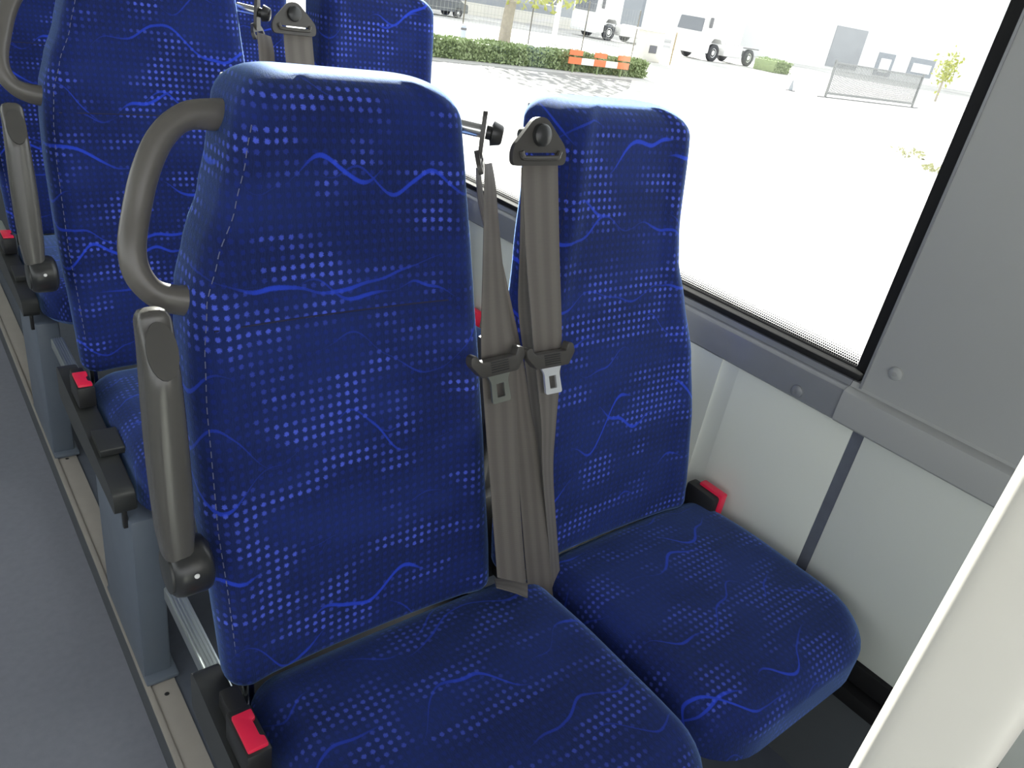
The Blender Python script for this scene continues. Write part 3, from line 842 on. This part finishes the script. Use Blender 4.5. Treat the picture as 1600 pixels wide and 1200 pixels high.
bm = bmesh.new(); add_prism(bm, [(4, 15.2), (12.2, 15.6), (17.2, 17.0), (20.8, 19.5), (23.5, 22.0), (4, 22.0)], (0, 0, ZG + .001), (1, 0, 0), (0, 1, 0), .006)
struct('road_shade_patch', bm, road_mat())  # road in darker asphalt; ground shadow and glare fade-out put into its tone

def leaves(bm, n, pos, size):
    for _ in range(n):
        p = Vector(pos()); a = Vector((random.gauss(0, 1), random.gauss(0, 1), random.gauss(0, .6) + .4)).normalized(); s = a.orthogonal().normalized()
        s = Matrix.Rotation(random.uniform(0, 6.3), 3, a) @ s; w = a.cross(s); k = size * random.uniform(.6, 1.3)
        bm.faces.new([bm.verts.new(q) for q in (p - s * k, p + w * k * .5, p + s * k, p - w * k * .5)])
    return bm
def hedge(x0, x1, y0, y1, h, label, n, name='hedge'):
    t = thing(name, ((x0 + x1) / 2, (y0 + y1) / 2, ZG), label, 'hedge')
    def pos():
        x = random.uniform(x0, x1); y = random.uniform(y0, y1)
        top = h * (.92 + .08 * math.sin(x * 3.1) * math.sin(x * 1.3 + 1))
        if random.random() < .5: return (x, y0 + random.uniform(-.04, .1), ZG + random.uniform(.02, top))
        return (x, y, ZG + top - random.uniform(-.05, .12))
    b = leaves(bmesh.new(), n, pos, .075)
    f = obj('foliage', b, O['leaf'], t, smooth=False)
    bm = bmesh.new(); add_box(bm, (x0 + .06, y0 + .09, ZG), (x1 - .06, y1 - .09, ZG + h * .86), .05)
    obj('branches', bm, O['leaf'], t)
hedge(12.5, 25.3, 22.9, 23.9, .66, 'long clipped green hedge beyond the road outside the window', 9000)
hedge(52.2, 54.4, 35.2, 37.2, .9, 'small faint hedge behind the white truck', 900)

# red and white road barrier in front of the hedge
t = thing('road_barrier', (22.3, 22.55, ZG), 'orange and white striped road barrier in front of the hedge', 'barrier')
bx0, bx1 = 20.55, 23.75
L = (bx1 - bx0) / 5
for k in range(5):
    obj('lower_board', box((bx0 + k * L, 22.55, ZG + .30), (bx0 + (k + 1) * L, 22.59, ZG + .53)), O['orange'] if k % 2 == 0 else O['white'], t)
for k in (0, 2, 4):
    obj('upper_board', box((bx0 + k * L, 22.55, ZG + .60), (bx0 + (k + 1) * L, 22.59, ZG + .78)), O['orange'], t)
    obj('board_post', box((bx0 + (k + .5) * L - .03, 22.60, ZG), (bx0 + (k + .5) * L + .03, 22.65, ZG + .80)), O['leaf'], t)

# tree, bollard, fence
t = thing('tree', (23.4, 30.3, ZG), 'street tree with pale trunk and yellow green leaves beyond the hedge', 'tree')
bm = bmesh.new(); add_tube(bm, catmull([(23.4, 30.3, ZG), (23.45, 30.3, -1.2), (23.6, 30.3, .4), (23.7, 30.3, 2.2)], 5), .26, n=14, up=(0, 1, 0), taper=lambda s: 1.15 - .45 * s)
obj('trunk', bm, O['bark'], t)
def crown():
    while True:
        p = Vector((random.uniform(-1, 1), random.uniform(-1, 1), random.uniform(-1, 1)))
        if p.length < 1: break
    return (24.8 + p.x * 4.4, 30.3 + p.y * 2.4, 2.3 + p.z * 3.1)
obj('crown', leaves(bmesh.new(), 2600, crown, .17), O['tleaf'], t, smooth=False)
bm = bmesh.new()
for q in ((21.4, 29.8, 1.2), (26.2, 30.6, 1.3), (24.6, 31.5, 2.6)): add_tube(bm, catmull([(23.6, 30.3, .1), ((23.6 + q[0]) / 2, 30.3, .9), q], 5), .07, n=8)
obj('bough', bm, O['bark'], t)
t = thing('bollard', (20.4, 29.3, ZG), 'small pale blue grey marker post standing in the hedge', 'bollard')
obj('shaft', lathe((20.4, 29.3, ZG), (0, 0, 1), [(0, .13), (.62, .12), (.72, .10), (.75, 0)], 16), plain('marker_post', (.42, .46, .58), .5), t)
obj('collar', lathe((20.4, 29.3, ZG + .52), (0, 0, 1), [(0, .135), (.09, .135)], 16), O['chassis'], t)
t = thing('wire_fence', (27, 33.3, ZG), 'thin wire mesh fence with slender posts beyond the tree', 'fence')
fx = [16.4, 19.8, 23.1, 27.3, 31.1, 35.1]
for x in fx: obj('post', lathe((x, 33.3, ZG), (0, 0, 1), [(0, .035), (2.45, .035), (2.47, 0)], 10), O['fence'], t)
bm = bmesh.new()
for k in range(8): add_box(bm, (16.4, 33.295, ZG + .15 + k * .32), (35.1, 33.305, ZG + .16 + k * .32))
for k in range(88): add_box(bm, (16.4 + k * .213, 33.297, ZG + .1), (16.407 + k * .213, 33.303, ZG + 2.4))
obj('wire_mesh', bm, O['steelgrey'], t)
t = thing('utility_cabinet', (34.9, 31.9, ZG), 'pale utility cabinet standing at the right end of the hedge', 'cabinet')
obj('body', box((34.2, 31.6, ZG), (35.7, 32.3, ZG + 1.55), .03), O['cab'], t)
obj('roof_cap', box((34.1, 31.5, ZG + 1.55), (35.8, 32.4, ZG + 1.62), .02), O['white'], t)
obj('vent_plate', box((34.6, 31.57, ZG + .45), (35.2, 31.605, ZG + .85)), O['chassis'], t)
t = tag(obj('sign_post', lathe((35.9, 31.0, ZG), (0, 0, 1), [(0, .05), (1.7, .05), (1.72, 0)], 10), O['rust'], base=(35.9, 31.0, ZG)), 'thin brownish post right of the utility cabinet', 'post')
t = tag(obj('concrete_post', lathe((30.9, 35.5, ZG), (0, 0, 1), [(0, .16), (3.6, .13), (3.62, 0)], 14), O['white'], base=(30.9, 35.5, ZG)), 'white upright pole in front of the grey building', 'post')

def wheel(c, r, parent, axis=(0, -1, 0)):
    w = obj('wheel', lathe(Vector(c) - Vector(axis) * .14, axis, [(0, r * .6), (0, r * .92), (.03, r), (.25, r), (.28, r * .92), (.28, r * .60), (.22, r * .55)], 28), O['tyre'], parent)
    obj('rim', lathe(Vector(c) - Vector(axis) * .1, axis, [(.18, r * .56), (.20, r * .50), (.16, r * .40), (.20, r * .22), (.22, r * .12), (.22, 0)], 24), O['white'], w)
def truck(x, y, label):
    """a cab-over tractor unit heading towards -x, near side at y"""
    t = thing('truck', (x + 3, y + 1.25, ZG), label, 'truck')
    bm = bmesh.new()
    add_prism(bm, rcorner([(x + .02, ZG + .45), (x, ZG + 1.5), (x + .12, ZG + 2.5), (x + .45, ZG + 3.55), (x + 2.25, ZG + 3.7), (x + 2.3, ZG + 1.1), (x + 2.1, ZG + 1.05), (x + 1.85, ZG + 1.35), (x + 1.15, ZG + 1.35), (x + .85, ZG + 1.0), (x + .85, ZG + .45)], .08, 3),
              (0, y + 2.45, 0), (1, 0, 0), (0, 0, 1), 2.45)
    cab = obj('cab', bm, O['white'], t)
    bm = bmesh.new()
    d = Vector((.12, 0, 1.0)).normalized()
    add_prism(bm, rcorner([(.2, 0), (2.25, 0), (2.2, .78), (.25, .78)], .06, 3), Vector((x + .02, y, ZG + 1.62)), (0, 1, 0), d, -.05)
    obj('windscreen', bm, O['glass'], cab)
    obj('side_window', box((x + .75, y - .02, ZG + 1.75), (x + 1.7, y + .02, ZG + 2.45), .01), O['white'], cab)
    obj('sun_visor', box((x + .1, y + .2, ZG + 2.5), (x + .3, y + 2.25, ZG + 2.62), .02), O['white'], cab)
    obj('bumper', box((x - .06, y + .02, ZG + .35), (x + .3, y + 2.43, ZG + .75), .05), O['white'], cab)
    obj('mirror', box((x + .25, y - .28, ZG + 1.9), (x + .37, y - .06, ZG + 2.5), .03), O['chassis'], cab)
    obj('chassis', box((x + .4, y + .7, ZG + .55), (x + 6.3, y + 1.8, ZG + .9), .02), O['chassis'], t)
    obj('fuel_tank', box((x + 2.6, y + .05, ZG + .42), (x + 4.5, y + .7, ZG + 1.12), .08), O['white'], t)
    obj('fifth_wheel', box((x + 4.2, y + .8, ZG + .95), (x + 5.4, y + 1.7, ZG + 1.15), .05), O['chassis'], t)
    obj('mudguard', box((x + 4.65, y, ZG + 1.06), (x + 6.2, y + .6, ZG + 1.14), .03), O['chassis'], t)
    for wx in (1.5, 5.35):
        wheel((x + wx, y + .16, ZG + .52), .52, t); wheel((x + wx, y + 2.29, ZG + .52), .52, t, (0, 1, 0))
    K = 1.13
    for ch in t.children_recursive:
        for v in ch.data.vertices: v.co *= K
        ch.data.update()
    return t
truck(47.6, 38.5, 'white cab over truck without trailer parked in the yard, nearest of the two trucks')
truck(44.6, 46.5, 'white truck parked at the far left of the nearer white truck, behind the fence')

t = thing('car', (31.4, 48.9, ZG), 'dark parked car far beyond the left end of the hedge', 'car')
bm = bmesh.new(); add_prism(bm, rcorner([(0, .35), (.05, .75), (.9, .9), (1.6, 1.40), (3.2, 1.42), (3.9, .95), (4.3, .9), (4.35, .35)], .12, 4), (29.3, 49.8, ZG), (1, 0, 0), (0, 0, 1), 1.75)
obj('body', bm, O['darkcar'], t)
bm = bmesh.new(); add_prism(bm, rcorner([(1.05, .92), (1.65, 1.33), (3.1, 1.34), (3.65, .96)], .05, 3), (29.3, 48.03, ZG), (1, 0, 0), (0, 0, 1), .02)
obj('side_glass', bm, O['glass'], t)
for wx in (30.15, 32.85): wheel((wx, 48.15, ZG + .33), .33, t); wheel((wx, 49.65, ZG + .33), .33, t, (0, 1, 0))

# buildings
t = thing('building', (46, 60, ZG), 'grey clad low building beyond the fence and tree', 'building')
obj('wall', box((36, 56, ZG), (52, 66, ZG + 5.2)), O['brick'], t)
obj('plinth', box((35.95, 55.9, ZG), (52.05, 56.0, ZG + .9)), O['cab'], t)
obj('roof_edge', box((35.8, 55.8, ZG + 5.2), (52.2, 66.2, ZG + 5.5)), O['white'], t)
for x in (38, 42, 46.5): 
    w = obj('window', box((x, 55.93, ZG + 1.6), (x + 2.0, 56.0, ZG + 3.2)), O['white'], t); obj('pane', box((x + .12, 55.9, ZG + 1.72), (x + 1.88, 55.94, ZG + 3.08)), O['glass'], w)
t = thing('building', (60, 100, ZG), 'large pale warehouse far behind the trucks', 'building')
obj('wall', box((60, 66, ZG), (108, 90, ZG + 9)), O['white'], t)
obj('roof_edge', box((59.7, 65.7, ZG + 9), (108.3, 90.3, ZG + 9.5)), O['cab'], t)
for x in (66, 78): obj('loading_door', box((x, 65.9, ZG), (x + 4, 66.0, ZG + 4.5)), O['brick'], t)
# far white building with the roller door, facing the bus
t = thing('building', (100, 50, ZG), 'far white building with tall dark roller door behind the gate', 'building')
dirn = Vector((1, -.33, 0)).normalized(); nn = Vector((-.33, -1, 0)).normalized()
Pb = Vector((86.0, 53.4, ZG))
def wall_rect(u0, u1, z0, z1, d=.0, th=.12):
    bm = bmesh.new(); add_prism(bm, [(u0, z0), (u1, z0), (u1, z1), (u0, z1)], Pb + nn * (d + th), dirn, (0, 0, 1), -th if dirn.cross(Vector((0, 0, 1))).dot(nn) > 0 else th); return bm
bm = wall_rect(-6, 34, 0, 7.2, -6, 6); obj('wall', bm, O['white'], t)
obj('roller_door', wall_rect(2.0, 6.6, .3, 4.6), O['door'], t)
for u, z0, z1, ww in ((9.5, .3, 2.6, 2.2), (14.6, .9, 2.7, 3.6)):
    w = obj('window_frame', wall_rect(u - .2, u + ww + .2, z0 - .1, z1 + .1, .0, .1), O['brick'], t); obj('pane', wall_rect(u + .3, u + ww - .3, z0 + .3, z1 - .5, .1, .06), O['white'], w)

# white sliding gate
t = thing('sliding_gate', (43, 22.6, ZG), 'white sliding gate of close vertical bars across the yard', 'gate')
g0 = Vector((39.0, 22.9, ZG)); g1 = Vector((47.4, 22.2, ZG)); gd = (g1 - g0); gl = gd.length; gd.normalize(); gn = Vector((gd.y, -gd.x, 0))
def gbar(u0, u1, z0, z1, w=.05):
    bm = bmesh.new(); add_prism(bm, [(u0, z0), (u1, z0), (u1, z1), (u0, z1)], g0, gd, (0, 0, 1), w); return bm
obj('top_rail', gbar(0, gl, 1.66, 1.74, .08), O['gate'], t); obj('bottom_rail', gbar(0, gl, .16, .28, .08), O['gate'], t)
for k in range(64): obj('bar', gbar(.06 + k * .130, .105 + k * .130, .26, 1.68, .03), O['gate'], t)
for u in (0, gl - .1): obj('end_post', gbar(u, u + .1, 0, 1.85, .1), O['gate'], t)
obj('guide_rail', gbar(-.6, gl + .6, 0, .05, .1), O['chassis'], t)
t = thing('traffic_cone', (38, 24.3, ZG), 'small traffic cone on the open yard left of the gate', 'cone')
obj('base', box((37.8, 24.1, ZG), (38.2, 24.5, ZG + .04), .01), O['chassis'], t)
obj('cone', lathe((38, 24.3, ZG + .04), (0, 0, 1), [(0, .13), (.48, .03), (.5, 0)], 16), O['brick'], t)
def weed(x, y, s, label):
    def pos():
        a = random.uniform(0, 6.3); r = random.random() ** .5 * s; return (x + r * math.cos(a), y + r * math.sin(a), ZG + random.uniform(.01, .28 * s / .4) * (1 - .6 * r / s))
    return tag(obj('weed', leaves(bmesh.new(), 60, pos, .07), O['weed'], smooth=False, base=(x, y, ZG)), label, 'plant')
weed(22.8, 10.3, .5, 'larger pale weed tuft on the paving, left of the smaller tuft')
weed(21.0, 8.6, .38, 'smaller pale weed tuft on the paving beside the window pillar')
t = thing('tree', (62, 27.5, ZG), 'small bright yellow green tree right of the gate', 'tree')
obj('trunk', lathe((62, 27.5, ZG), (0, 0, 1), [(0, .1), (1.6, .07)], 8), O['bark'], t)
def cr2():
    return (62 + random.gauss(0, .35), 27.5 + random.gauss(0, .35), ZG + 2.2 + random.gauss(0, .55))
obj('crown', leaves(bmesh.new(), 260, cr2, .16), O['tleaf'], t, smooth=False)

# ------------------------------------------------------------------ light
sc = bpy.context.scene
w = bpy.data.worlds.new('sky'); sc.world = w; w.use_nodes = True
nt = w.node_tree; bg = nt.nodes['Background']
sky = nt.nodes.new('ShaderNodeTexSky'); sky.sky_type = 'HOSEK_WILKIE'; sky.turbidity = 4.0; sky.ground_albedo = .4
SUN = Vector((.40, .78, .38)).normalized()
sky.sun_direction = SUN
mixn = nt.nodes.new('ShaderNodeMix'); mixn.data_type = 'RGBA'; mixn.inputs[0].default_value = .75
mixn.inputs[7].default_value = (.98, .98, 1.0, 1)
nt.links.new(sky.outputs[0], mixn.inputs[6]); nt.links.new(mixn.outputs[2], bg.inputs[0])
bg.inputs['Strength'].default_value = 3.2
sd = bpy.data.lights.new('sun', 'SUN'); sd.energy = 27; sd.angle = math.radians(.6); sd.color = (1, .96, .90)
so = bpy.data.objects.new('sun', sd); col.objects.link(so); so.rotation_euler = SUN.to_track_quat('Z', 'Y').to_euler(); so.location = (0, 0, 6)

# ------------------------------------------------------------------ camera
cam = bpy.data.cameras.new('camera'); cam.sensor_width = 36; cam.lens = FPX / 1600 * 36; cam.clip_start = .02; cam.clip_end = 600
co = bpy.data.objects.new('camera', cam); col.objects.link(co)
right = Vector((AX.x, AY.x, AZ.x)); up = -Vector((AX.y, AY.y, AZ.y)); back = -Vector((AX.z, AY.z, AZ.z))
co.matrix_world = Matrix(((right.x, up.x, back.x, 0), (right.y, up.y, back.y, 0), (right.z, up.z, back.z, 0), (0, 0, 0, 1)))
sc.camera = co

for o in list(col.objects):
    if o.parent is None: o.location.z += LIFT
    if '_base' in o: del o['_base']

sc.view_settings.view_transform = 'Standard'; sc.view_settings.look = 'None'
sc.view_settings.gamma = 1; sc.view_settings.use_curve_mapping = False
sc.view_settings.exposure = 0.0
sc.cycles.use_denoising = True
sc.cycles.max_bounces = 10; sc.cycles.transparent_max_bounces = 16
sc.cycles.sample_clamp_indirect = 8
